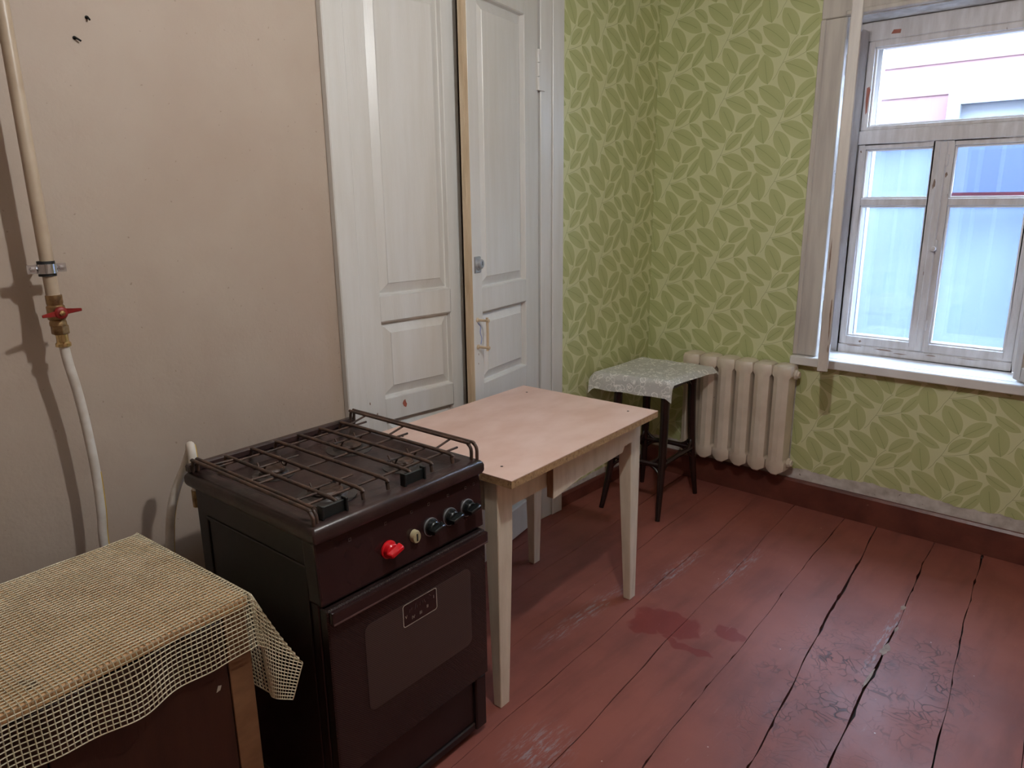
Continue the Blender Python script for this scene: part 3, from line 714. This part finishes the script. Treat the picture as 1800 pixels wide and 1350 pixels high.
# control panel, leaning slightly
b = B(MS); b.hexa([(0,.0,.698),(W_,.0,.698),(W_,.05,.698),(0,.05,.698),(0,.012,.868),(W_,.012,.868),(W_,.06,.868),(0,.06,.868)])
cp = b.build('control_panel', 'panel', stv, bevel=.005, segs=2)
def onpan(s_, z_): return (s_, .012*(z_-.698)/.17, z_)
def knob(s_, z_, red):
    c = Vector(onpan(s_, z_)); k = B(MS)
    k.lathe([(.024,0),(.024,.004),(.021,.006),(.0195,.018),(.017,.021),(.001,.021)], c, (0,-1,0), 24)
    kb = k.build('knob', 'redknob' if red else 'blackknob', stv, smooth=.5)
    ang = math.radians(18 if red else 12); ca, sa = math.cos(ang), math.sin(ang)
    g = B(MS)
    def q(a_, h_, d_): return (c.x + a_*ca - h_*sa, c.y - d_, c.z + a_*sa + h_*ca)
    w0, w1 = .0085, .006
    g.hexa([q(-.020,-w0,.016),q(.027,-w0,.016),q(.027,w0,.016),q(-.020,w0,.016),q(-.017,-w1,.036),q(.024,-w1,.036),q(.024,w1,.036),q(-.017,w1,.036)])
    g.build('grip', 'redknob' if red else 'blackknob', kb, bevel=.0025, smooth=.6)
    if not red:
        r_ = B(MS); r_.lathe([(.0243,-.001),(.0255,-.001),(.0255,.0035),(.0243,.0035)], c, (0,-1,0), 24); r_.build('rim', 'greylock', kb, smooth=.5)
        d_ = B(MS); d_.lathe([(.002,0),(.002,.0012),(.0005,.0014)], (c.x-.006, c.y-.019, c.z-.0145), (0,-1,0), 8); d_.build('dot', 'print', kb)
    else: tag(kb, 'bright red knob')
for s_, z_, r_ in ((.212,.763,True),(.362,.768,False),(.436,.771,False),(.506,.773,False)): knob(s_, z_, r_)
c = Vector(onpan(.300,.766)); t_ = B(MS); t_.lathe([(.018,0),(.018,.010),(.016,.014),(.001,.014)], c, (0,-1,0), 20, .78)
tm = t_.build('timer_knob', 'timer', stv, smooth=.5); tag(tm, 'cream oval dial')
B(MS).box(c.x-.0022, c.x+.0022, c.y-.0152, c.y-.0138, c.z-.011, c.z+.009).build('slit', 'black', tm)
for s_ in (.10,.212,.30,.362,.436,.506,.54):
    m_ = B(MS); p = Vector(onpan(s_, .832)); g = .004
    m_.box(p.x-g, p.x+g, p.y-.0006, p.y+.001, p.z-g, p.z-g+.0012).box(p.x-g, p.x+g, p.y-.0006, p.y+.001, p.z+g-.0012, p.z+g).box(p.x-g, p.x-g+.0012, p.y-.0006, p.y+.001, p.z-g, p.z+g).box(p.x+g-.0012, p.x+g, p.y-.0006, p.y+.001, p.z-g, p.z+g)
    m_.build('burner_mark', 'printdim', cp)
# oven door
b = B(MS); b.box(.006, W_-.006, -.012, .02, .214, .690); od = b.build('oven_door', 'ovenmesh', stv, bevel=.004)
b = B(MS); b.box(.010, W_-.010, -.026, -.012, .655, .688); b.build('door_handle', 'stove', od, bevel=.004, segs=2)
b = B(MS); b.box(.012, W_-.012, -.0275, -.0255, .6555, .6595); b.build('trim_strip', 'trim', od)
def rrect(s0, s1, z0, z1, r, n=5):
    out = []
    for cx, cz, a0 in ((s1-r,z0+r,-90),(s1-r,z1-r,0),(s0+r,z1-r,90),(s0+r,z0+r,180)):
        for k in range(n+1):
            t = math.radians(a0+90*k/n); out.append((cx+r*math.cos(t), cz+r*math.sin(t)))
    return out
b = B(MS); b.extr([(s_, -.012, z_) for s_, z_ in rrect(.108,.492,.352,.600,.022)], (0,-.0012,0)); ow_ = b.build('oven_window', 'ovenwin', od)
b = B(MS); out = rrect(.232,.356,.532,.598,.008); inn = rrect(.2342,.3538,.5342,.5958,.0065); n = len(out)
b.add([(s_, -.0145, z_) for s_, z_ in out] + [(s_, -.0145, z_) for s_, z_ in inn], [(i, (i+1) % n, n+(i+1) % n, n+i) for i in range(n)])
lb_ = B(MS); lb_.extr([(s_, -.0130, z_) for s_, z_ in out], (0,-.0010,0)); lp_ = lb_.build('thermometer_plate', 'panel', od)
b.build('plate_border', 'print', od)
def text(s, size, at, mat, parent, rot=0.0):
    cu = bpy.data.curves.new('text', 'FONT'); cu.body = s; cu.size = size; cu.align_x = 'CENTER'
    ob = bpy.data.objects.new('text', cu); COL.objects.link(ob)
    dg = bpy.context.evaluated_depsgraph_get(); me = bpy.data.meshes.new_from_object(ob.evaluated_get(dg))
    bpy.data.objects.remove(ob)
    ca, sa = math.cos(rot), math.sin(rot)
    b = B(MS); b.add([(at[0] + v.co.x*ca - v.co.y*sa, at[1], at[2] + v.co.x*sa + v.co.y*ca) for v in me.vertices], [tuple(p.vertices) for p in me.polygons])
    return b.build('lettering', mat, parent)
for s_, a_, z_ in (('V', .243, .556), ('IV', .268, .545), ('III', .295, .546), ('II', .320, .553), ('I', .344, .570)): text(s_, .013, (a_, -.0146, z_), 'print', od)
b = B(MS)
for a_, z_, h_, tl in ((.254,.568,.010,.3),(.262,.574,.006,.3),(.274,.568,.018,.25),(.282,.570,.008,.1),(.292,.572,.010,.1),(.303,.576,.006,0),(.312,.572,.012,-.4),(.326,.578,.004,-1.2),(.334,.582,.010,-.9)):
    b.add([(a_, -.0146, z_), (a_+.0012, -.0146, z_), (a_+.0012+h_*math.sin(tl), -.0146, z_+h_*math.cos(tl)), (a_+h_*math.sin(tl), -.0146, z_+h_*math.cos(tl))], [(0,1,2,3)])
b.build('scale_marks', 'printdim', od)
# lower drawer, set back, with a bowed lower apron
b = B(MS); b.box(.02, W_-.02, .012, .03, .05, .205); b.box(.02, W_-.02, .004, .014, .195, .208); dr = b.build('drawer', 'stoveside', stv, bevel=.003)
b = B(MS); b.box(W_-.05, W_-.004, .0, .02, .022, .206).box(.004, .05, .0, .02, .022, .206).box(.05, W_-.05, .005, .02, .022, .05); b.build('plinth', 'stoveside', stv, bevel=.004)
# top plate with sunken hob
b = B(MS); s0, s1, d0, d1 = -.014, W_-.002, -.012, DP+.02; zt = .905
def ring(ins, z): return [(s0+ins, d0+ins, z), (s1-ins, d0+ins, z), (s1-ins, d1-ins, z), (s0+ins, d1-ins, z)]
lv = [(.006,.862),(0,.872),(0,.892),(.008,.903),(.018,.905),(.045,.905),(.062,.889),(.075,.886)]
vs_ = [p for i_, z_ in lv for p in ring(i_, z_)]; fs_ = []
for i in range(len(lv)-1):
    for k in range(4): fs_.append((i*4+k, i*4+(k+1) % 4, i*4+4+(k+1) % 4, i*4+4+k))
e = (len(lv)-1)*4; fs_ += [(e,e+1,e+2,e+3), (3,2,1,0)]
b.add(vs_, fs_); tp = b.build('hob_top', 'hob', stv, bevel=.003, smooth=.5)
B(MS).box(s0+.004, s1-.004, d1-.030, d1-.006, .904, .926).build('back_rail', 'hob', stv, bevel=.004)
for (s_, d_, r_) in ((.155,.165,.040),(.415,.165,.030),(.155,.405,.030),(.415,.405,.036)):
    k = B(MS); k.lathe([(r_*1.9,0),(r_*1.9,.003),(r_*1.35,.005),(r_*1.25,.008),(r_*1.2,.011),(.001,.011)], (s_, d_, .8855), (0,0,1), 24)
    bo = k.build('burner', 'burner', stv, smooth=.5)
    k = B(MS); k.lathe([(r_,.0),(r_*1.05,.006),(r_*.9,.011),(.001,.012)], (s_, d_, .8965), (0,0,1), 24); k.build('burner_cap', 'grate', bo, smooth=.5)
# grate: bars running front to back, ends bent down onto the plate, cross bars, double side rails
zb = .934
for s_ in (.085,.165,.245,.322,.400,.480):
    g = B(MS); g.tube(spline([(s_,.030,.908),(s_,.034,.926),(s_,.052,zb),(s_,.28,zb+.001),(s_,DP-.06,zb),(s_,DP-.035,zb-.006),(s_,DP-.028,.908)], 4), .0050, 8)
    g.build('grate_bar', 'grate', stv, smooth=.8)
for d_ in (.075, .285, .480):
    g = B(MS); g.tube([(.022,d_,zb-.0070),(W_-.022,d_,zb-.0070)], .0034, 8); g.build('grate_crossbar', 'grate', stv, smooth=.8)
for (s_, d_) in ((.12,.165),(.19,.165),(.38,.165),(.45,.165),(.12,.405),(.19,.405),(.38,.405),(.45,.405)):
    g = B(MS); g.tube([(s_,d_-.020,zb-.008),(s_,d_-.006,zb-.030),(s_,d_+.006,zb-.030),(s_,d_+.020,zb-.008)], .003, 6)
    g.tube([(s_-.034,d_-.02,zb-.007),(s_+.034,d_-.02,zb-.007)], .003, 6); g.build('pan_rest', 'grate', stv, smooth=.8)
for s_, in_, zr in ((.002, 1, .940), (W_-.014, -1, .952)):
    for o_ in (0, .014):
        g = B(MS); ss = s_ + in_*o_
        g.tube(spline([(ss,.006+o_*.6,.904),(ss,.007+o_*.6,zr-.016),(ss,.020+o_*.6,zr-.002),(ss,.040,zr),(ss,.28,zr),(ss,DP-.03,zr),(ss,DP-.012,zr-.004),(ss,DP-.006,.904)], 4), .0048, 8)
        g.build('side_rail', 'grate', stv, smooth=.8)
    for d_ in (.10, .30, .48):
        g = B(MS); g.tube([(s_,d_,zr-.002),(.085 if in_ > 0 else .480,d_,zb)], .0032, 6); g.build('rail_brace', 'grate', stv)
for s_ in (.030, .285):
    g = B(MS); g.box(s_, s_+.075, .018, .026, .905, .934).box(s_, s_+.006, .010, .03, .905, .940).box(s_+.069, s_+.075, .010, .03, .905, .940); g.build('grate_clip', 'clip', stv, bevel=.001)

# ------------------------------------------------------------------ kitchen table
F = Vector((.910, 1.469)); R_ = Vector((.865, 2.371)); dirl = (R_-F).normalized(); LT = (R_-F).length; WT = .662
MT = Matrix.Identity(4); ax = (Vector((dirl.x, dirl.y, 0)), Vector((-dirl.y, dirl.x, 0)))
for r_ in range(3): MT[r_][0] = ax[0][r_]; MT[r_][1] = ax[1][r_]; MT[r_][3] = (F.x, F.y, 0)[r_]
# local: a along long side, b towards the left wall
tb = empty('kitchen_table', mat=MT); tag(tb, 'kitchen table with worn pink laminate top and cream painted legs', 'table')
ZT = .818
B(MT).box(0, LT, 0, WT, ZT-.0025, ZT).build('tabletop', 'tabletop', tb)
tl_ = B(MT).box(.0005, LT-.0005, .0005, WT-.0005, ZT-.026, ZT-.0025).build('top_board', 'chip', tb); tag(tl_, 'raw chipboard edge')
def leg(a0, b0, da, db):
    A0, A1, B0, B1 = .072, .044, .054, .032
    P = lambda w, v, z: (a0+da*w, b0+db*v, z)
    z0, z1 = 0, ZT-.026
    pts = [P(0,0,z0),P(A1,0,z0),P(A1,B1,z0),P(0,B1,z0),P(0,0,z0+.60),P(A0,0,z0+.60),P(A0,B0,z0+.60),P(0,B0,z0+.60)]
    b = B(MT); b.hexa(pts); b.hexa([P(0,0,.60),P(A0,0,.60),P(A0,B0,.60),P(0,B0,.60),P(0,0,z1),P(A0,0,z1),P(A0,B0,z1),P(0,B0,z1)])
    b.build('leg', 'tablewhite', tb, bevel=.0025)
i0, ib = .012, .066
leg(i0, ib, 1, 1); leg(LT-i0, ib, -1, 1); leg(i0, WT-ib, 1, -1); leg(LT-i0, WT-ib, -1, -1)
za = ZT-.026; ah = .112
# near long apron: recessed stub then the deeper drawer front with a wavy lower edge
B(MT).box(i0+.07, LT-i0-.07, ib+.016, ib+.034, za-ah+.005, za).build('apron', 'tablewhite', tb)
dfp = [(.285, za), (LT-i0-.060, za), (LT-i0-.060, za-.085), (LT-.155, za-.085), (LT-.170, za-.108), (.62, za-.112), (.45, za-.118), (.37, za-.130), (.32, za-.140), (.285, za-.142)]
b = B(MT); b.extr([(p[0], ib-.012, p[1]) for p in dfp], (0, .026, 0)); df = b.build('drawer_front', 'tablewhite', tb)
B(MT).box(.2835, .286, ib-.011, ib+.0135, za-.14, za-.001).build('drawer_edge', 'rawwood', tb)
B(MT).box(i0+.07, LT-i0-.07, WT-ib-.034, WT-ib-.016, za-ah, za).build('apron', 'tablewhite', tb)
B(MT).box(i0+.016, i0+.034, ib+.05, WT-ib-.05, za-ah, za).build('apron', 'tablewhite', tb)
B(MT).box(LT-i0-.034, LT-i0-.016, ib+.05, WT-ib-.05, za-ah, za).build('apron', 'tablewhite', tb)
for (a_, b_) in ((.075,.10),(LT-.075,.09),(.09,WT-.10),(LT-.085,WT-.085)):
    B(MT).lathe([(.0045,0),(.0045,.0009),(.0005,.001)], (a_, b_, ZT), (0,0,1), 10).build('screw_head', 'cabdoor', tb)

# ------------------------------------------------------------------ radiator
rd = empty('radiator', (.61, 3.66, .19)); tag(rd, 'cream cast-iron radiator of six sections under the wallpaper', 'radiator')
yf, yb_ = 3.585, 3.70
def section(cx):
    lv = []
    # (z, halfwidth, front y, back y, ridge extra)
    for z, hw, a0, ext in ((.196,.030,.018,.0),(.206,.047,.006,.003),(.222,.0511,.001,.004),(.255,.0511,0,.005),(.266,.0425,0,.005),(.272,.0415,0,.005),(.704,.0415,0,.005),(.710,.0425,0,.005),(.722,.0511,0,.005),(.756,.0511,.001,.004),(.770,.047,.006,.003),(.778,.030,.020,.0)):
        f = yf + a0; k = yb_ - a0
        zc_ = z - (.016 if z < .21 else 0)
        lv.append([(cx-hw, f+.022, z), (cx-hw*.94, f+.010, z), (cx-hw*.62, f+.003, (z+zc_)/2), (cx-hw*.34, f-ext, zc_), (cx+hw*.34, f-ext, zc_), (cx+hw*.62, f+.003, (z+zc_)/2), (cx+hw*.94, f+.010, z), (cx+hw, f+.022, z),
                   (cx+hw, k-.02, z), (cx+hw*.6, k, z), (cx-hw*.6, k, z), (cx-hw, k-.02, z)])
    n = 12; b = B(); b.add([p for L in lv for p in L], [(i*n+k, i*n+(k+1) % n, (i+1)*n+(k+1) % n, (i+1)*n+k) for i in range(len(lv)-1) for k in range(n)] + [tuple(range(n))[::-1], tuple(range((len(lv)-1)*n, len(lv)*n))])
    return b.build('section', 'rad', rd, smooth=.55)
for k in range(6): section(.865 - k*.1025)
for z in (.248, .728):
    B().lathe([(.026,0),(.026,.012),(.018,.016),(.018,.024),(.001,.024)], (.915, 3.645, z), (1,0,0), 8).build('end_plug', 'rad', rd, bevel=.002)
for x_ in (.40, .81): B().box(x_-.010, x_+.010, 3.69, D-.0005, .69, .71).build('bracket', 'rad', rd)

# ------------------------------------------------------------------ bentwood stool and lace cloth
so = empty('bentwood_stool', (.32, 3.27, 0)); tag(so, 'tall dark bentwood stool with curved stretchers in the corner', 'stool')
feet = {'fr': (.497,3.045), 'fl': (.178,3.0), 'br': (.468,3.50), 'bl': (.150,3.455)}
tops = {'fr': (.452,3.155), 'fl': (.195,3.115), 'br': (.432,3.47), 'bl': (.172,3.44)}
zs_ = .722
pts = [tops[k] for k in ('fl','fr','br','bl')]
b = B(); ctr = Vector((sum(p[0] for p in pts)/4, sum(p[1] for p in pts)/4))
def grow(p, g): v = Vector(p)-ctr; return (ctr.x+v.x*g, ctr.y+v.y*g)
seat = [(.095,3.085),(.474,3.142),(.434,3.515),(.088,3.490)]
b.prism(seat, zs_-.024, zs_); b.build('seat', 'darkwood', so, bevel=.008, segs=2)
b = B(); b.prism([grow(p, 1.04) for p in pts], zs_-.065, zs_-.024); b.build('seat_rim', 'darkwood', so, bevel=.003)
def lpos(k, z):
    t = z/zs_; f_, t_ = Vector(feet[k]), Vector(tops[k])
    s_ = (1-t)**2.2; p = t_*(1-s_) + f_*s_
    return (p.x, p.y, z)
for k in ('fl','fr','br','bl'):
    b = B(); b.tube([lpos(k, z) for z in (.0,.06,.14,.24,.36,.50,.62,zs_-.03)], [.0125,.0145,.017,.0195,.0215,.0225,.023,.023], 10); b.build('leg', 'darkwood', so, smooth=.9)
for (p, q) in (('fl','fr'),('fr','br'),('br','bl'),('bl','fl')):
    A_, C_ = Vector(lpos(p, .275)), Vector(lpos(q, .275)); m_ = (A_+C_)/2
    b = B(); b.tube([A_, m_+Vector((0,0,.004)), C_], .0145, 8); b.build('stretcher', 'darkwood', so, smooth=.8)
    for (e, o_, kk) in ((A_, C_, p), (C_, A_, q)):
        d = (o_-e).normalized()
        lo = Vector(lpos(kk, .190)); hi_ = Vector(lpos(kk, .36))
        b = B(); b.tube(arc(lo, e+d*.012+Vector((0,0,-.012)), e+d*.085+Vector((0,0,-.002)), 6), .009, 8); b.tube(arc(hi_, e+d*.012+Vector((0,0,.012)), e+d*.085+Vector((0,0,.002)), 6), .009, 8); b.build('brace', 'darkwood', so, smooth=.8)
        top = Vector(lpos(kk, .60)); b = B(); b.tube(arc(top, Vector(lpos(kk, .655))+d*.015, Vector(lpos(kk, .675))+d*.075, 6), .009, 8); b.build('brace', 'darkwood', so, smooth=.8)
# lace cloth: grid over the seat, draped
FLc, FRc, BRc, BLc = Vector((.052,3.055)), Vector((.512,3.125)), Vector((.536,3.560)), Vector((.045,3.525))
b = B(); NA, NB = 40, 46; vs_ = []; zt_ = zs_+.006
sx0, sx1 = .128, .525; 
for j in range(NB+1):
    v = -.21 + 1.24*j/NB
    for i in range(NA+1):
        uu = i/NA; vv = max(v, 0.0); vv = min(vv, 1.0)
        p = (FLc*(1-uu)+FRc*uu)*(1-vv) + (BLc*(1-uu)+BRc*uu)*vv
        z = zt_ + .0015*math.sin(uu*19+vv*7)
        if v < 0:
            dr = -v*.43; k = .004*math.sin(uu*16)*min(1, dr/.05)
            p = p + Vector((.0, -.010*min(1, dr/.02) + k - dr*.10)); z -= dr*.98
            z += 0
        e = min(uu, 1-uu)
        if uu > .93: z -= (uu-.93)*.30*(1 + 2.2*max(0, vv-.75)*4*.25)
        if uu < .06: z -= (.06-uu)*.5
        if v > 1: z -= (v-1)*.4
        vs_.append((p.x, p.y, z))
b.add(vs_, [(j*(NA+1)+i, j*(NA+1)+i+1, (j+1)*(NA+1)+i+1, (j+1)*(NA+1)+i) for j in range(NB) for i in range(NA)])
lc = b.build('lace_cloth', 'lace', smooth=1.2); tag(lc, 'white lace cloth with curling embroidery draped over the stool', 'tablecloth')

# ------------------------------------------------------------------ cabinet with mesh cloth
P0 = Vector((.807, .687, 0)); nd = Vector((-.078, .997, 0)).normalized(); bd = Vector((-nd.y, nd.x, 0))
MC = Matrix.Identity(4)
for r_ in range(3): MC[r_][0] = nd[r_]; MC[r_][1] = bd[r_]; MC[r_][3] = P0[r_]
cb = empty('kitchen_cabinet', mat=MC); tag(cb, 'low tan wooden cabinet with a brown door left of the stove', 'cabinet')
CW, CD, CZ = .86, .515, .757
B(MC).box(-CW, 0, 0, CD, CZ-.022, CZ).build('cabinet_top', 'cabtop', cb, bevel=.003)
B(MC).box(-.024, -.006, .012, CD-.01, 0, CZ-.022).build('side_panel', 'cabwood', cb); B(MC).box(-CW+.006, -CW+.024, .012, CD-.01, 0, CZ-.022).build('side_panel', 'cabwood', cb)
B(MC).box(-.062, -.006, .004, .020, 0, CZ-.022).build('stile', 'cabwood', cb, bevel=.001); B(MC).box(-CW+.006, -CW+.062, .004, .020, 0, CZ-.022).build('stile', 'cabwood', cb, bevel=.001)
B(MC).box(-CW+.024, -.024, CD-.02, CD-.012, .04, CZ-.022).build('back_panel', 'cabdoor', cb); B(MC).box(-CW+.024, -.024, .02, CD-.02, .05, .068).build('bottom_panel', 'cabwood', cb)
for s0_, s1_ in ((-CW+.064, -CW/2-.001), (-CW/2+.001, -.064)):
    d_ = B(MC).box(s0_, s1_, .006, .022, .03, CZ-.03).build('door', 'cabdoor', cb, bevel=.002)
B(MC).add([(-.098,.0052,.560),(-.088,.0052,.562),(-.084,.0052,.572),(-.092,.0052,.575)], [(0,1,2,3)]).build('paint_chip', 'print', cb)
# mesh cloth
b = B(MC); cell = .0112; OU, OV = .292, .140; na = int((CW+OU)/cell); nb_ = int((CD+OV+.02)/cell); vs_ = []
def lerp3(a_, b_, t): return tuple(p*(1-t)+q*t for p, q in zip(a_, b_))
def ridge(t): k = t/OV; return (.006+.072*k, -.006-.066*k, -.190*k - .010*math.sin(math.pi*k))
def smooth0(t, r=.010): return math.sqrt(t*t+r*r)-r
for j in range(nb_+1):
    d_ = -OV + j*cell
    for i in range(na+1):
        s_ = -CW + i*cell
        u_, v_ = max(0, s_), max(0, -d_)
        zt0 = CZ + .0032
        if u_ == 0 and v_ == 0:
            p = (s_, d_, zt0 + .0008*math.sin(s_*40)*math.sin(d_*33))
            if d_ > CD: p = (s_, CD+.006, zt0-(d_-CD)*.9)
        elif u_ == 0:
            wv_ = .012*math.sin(s_*19+.9)*min(1, v_/.07) + .006*math.sin(s_*41)*min(1, v_/.10)
            near = max(0, 1+s_/.10)
            p = (s_, -.004 - min(v_, .012)*.5 - wv_*(1-near) - .05*v_, zt0 - smooth0(v_)*(1-.06*near))
        elif v_ == 0:
            k = max(0, 1-d_/.16)
            p = (.004 + min(u_, .012)*.5 + .03*u_*k + .02*u_, min(d_, CD+.006) - .05*u_*k, zt0 - smooth0(u_)*.985)
        elif u_ <= v_:
            f0 = (0.0, -.004 - min(v_, .012)*.5 - .05*v_, -smooth0(v_)*.94); q = ridge(v_)
            t = u_/v_; t = t*t*(3-2*t)*.5 + t*.5
            p = lerp3(f0, q, t); p = (p[0], p[1]-.012*math.sin(math.pi*t)*v_/OV*0 + .014*math.sin(math.pi*t)*v_/OV, p[2]+zt0)
        else:
            q = ridge(v_); D_ = lerp3((.05,-.05,-.98), (-.24,.03,-.60), min(1, v_/OV)); w_ = u_-v_
            p = (q[0]+D_[0]*w_, q[1]+D_[1]*w_, q[2]+D_[2]*smooth0(w_, .006)+zt0)
        vs_.append(p)
b.add(vs_, [(j*(na+1)+i, j*(na+1)+i+1, (j+1)*(na+1)+i+1, (j+1)*(na+1)+i) for j in range(nb_) for i in range(na)])
mc = b.build('mesh_cloth', 'meshcloth', weld=False); tag(mc, 'cream open-mesh rubber cloth draped over the low cabinet', 'tablecloth')
wm = mc.modifiers.new('wire', 'WIREFRAME'); wm.thickness = .0036; wm.use_boundary = True; wm.use_even_offset = False
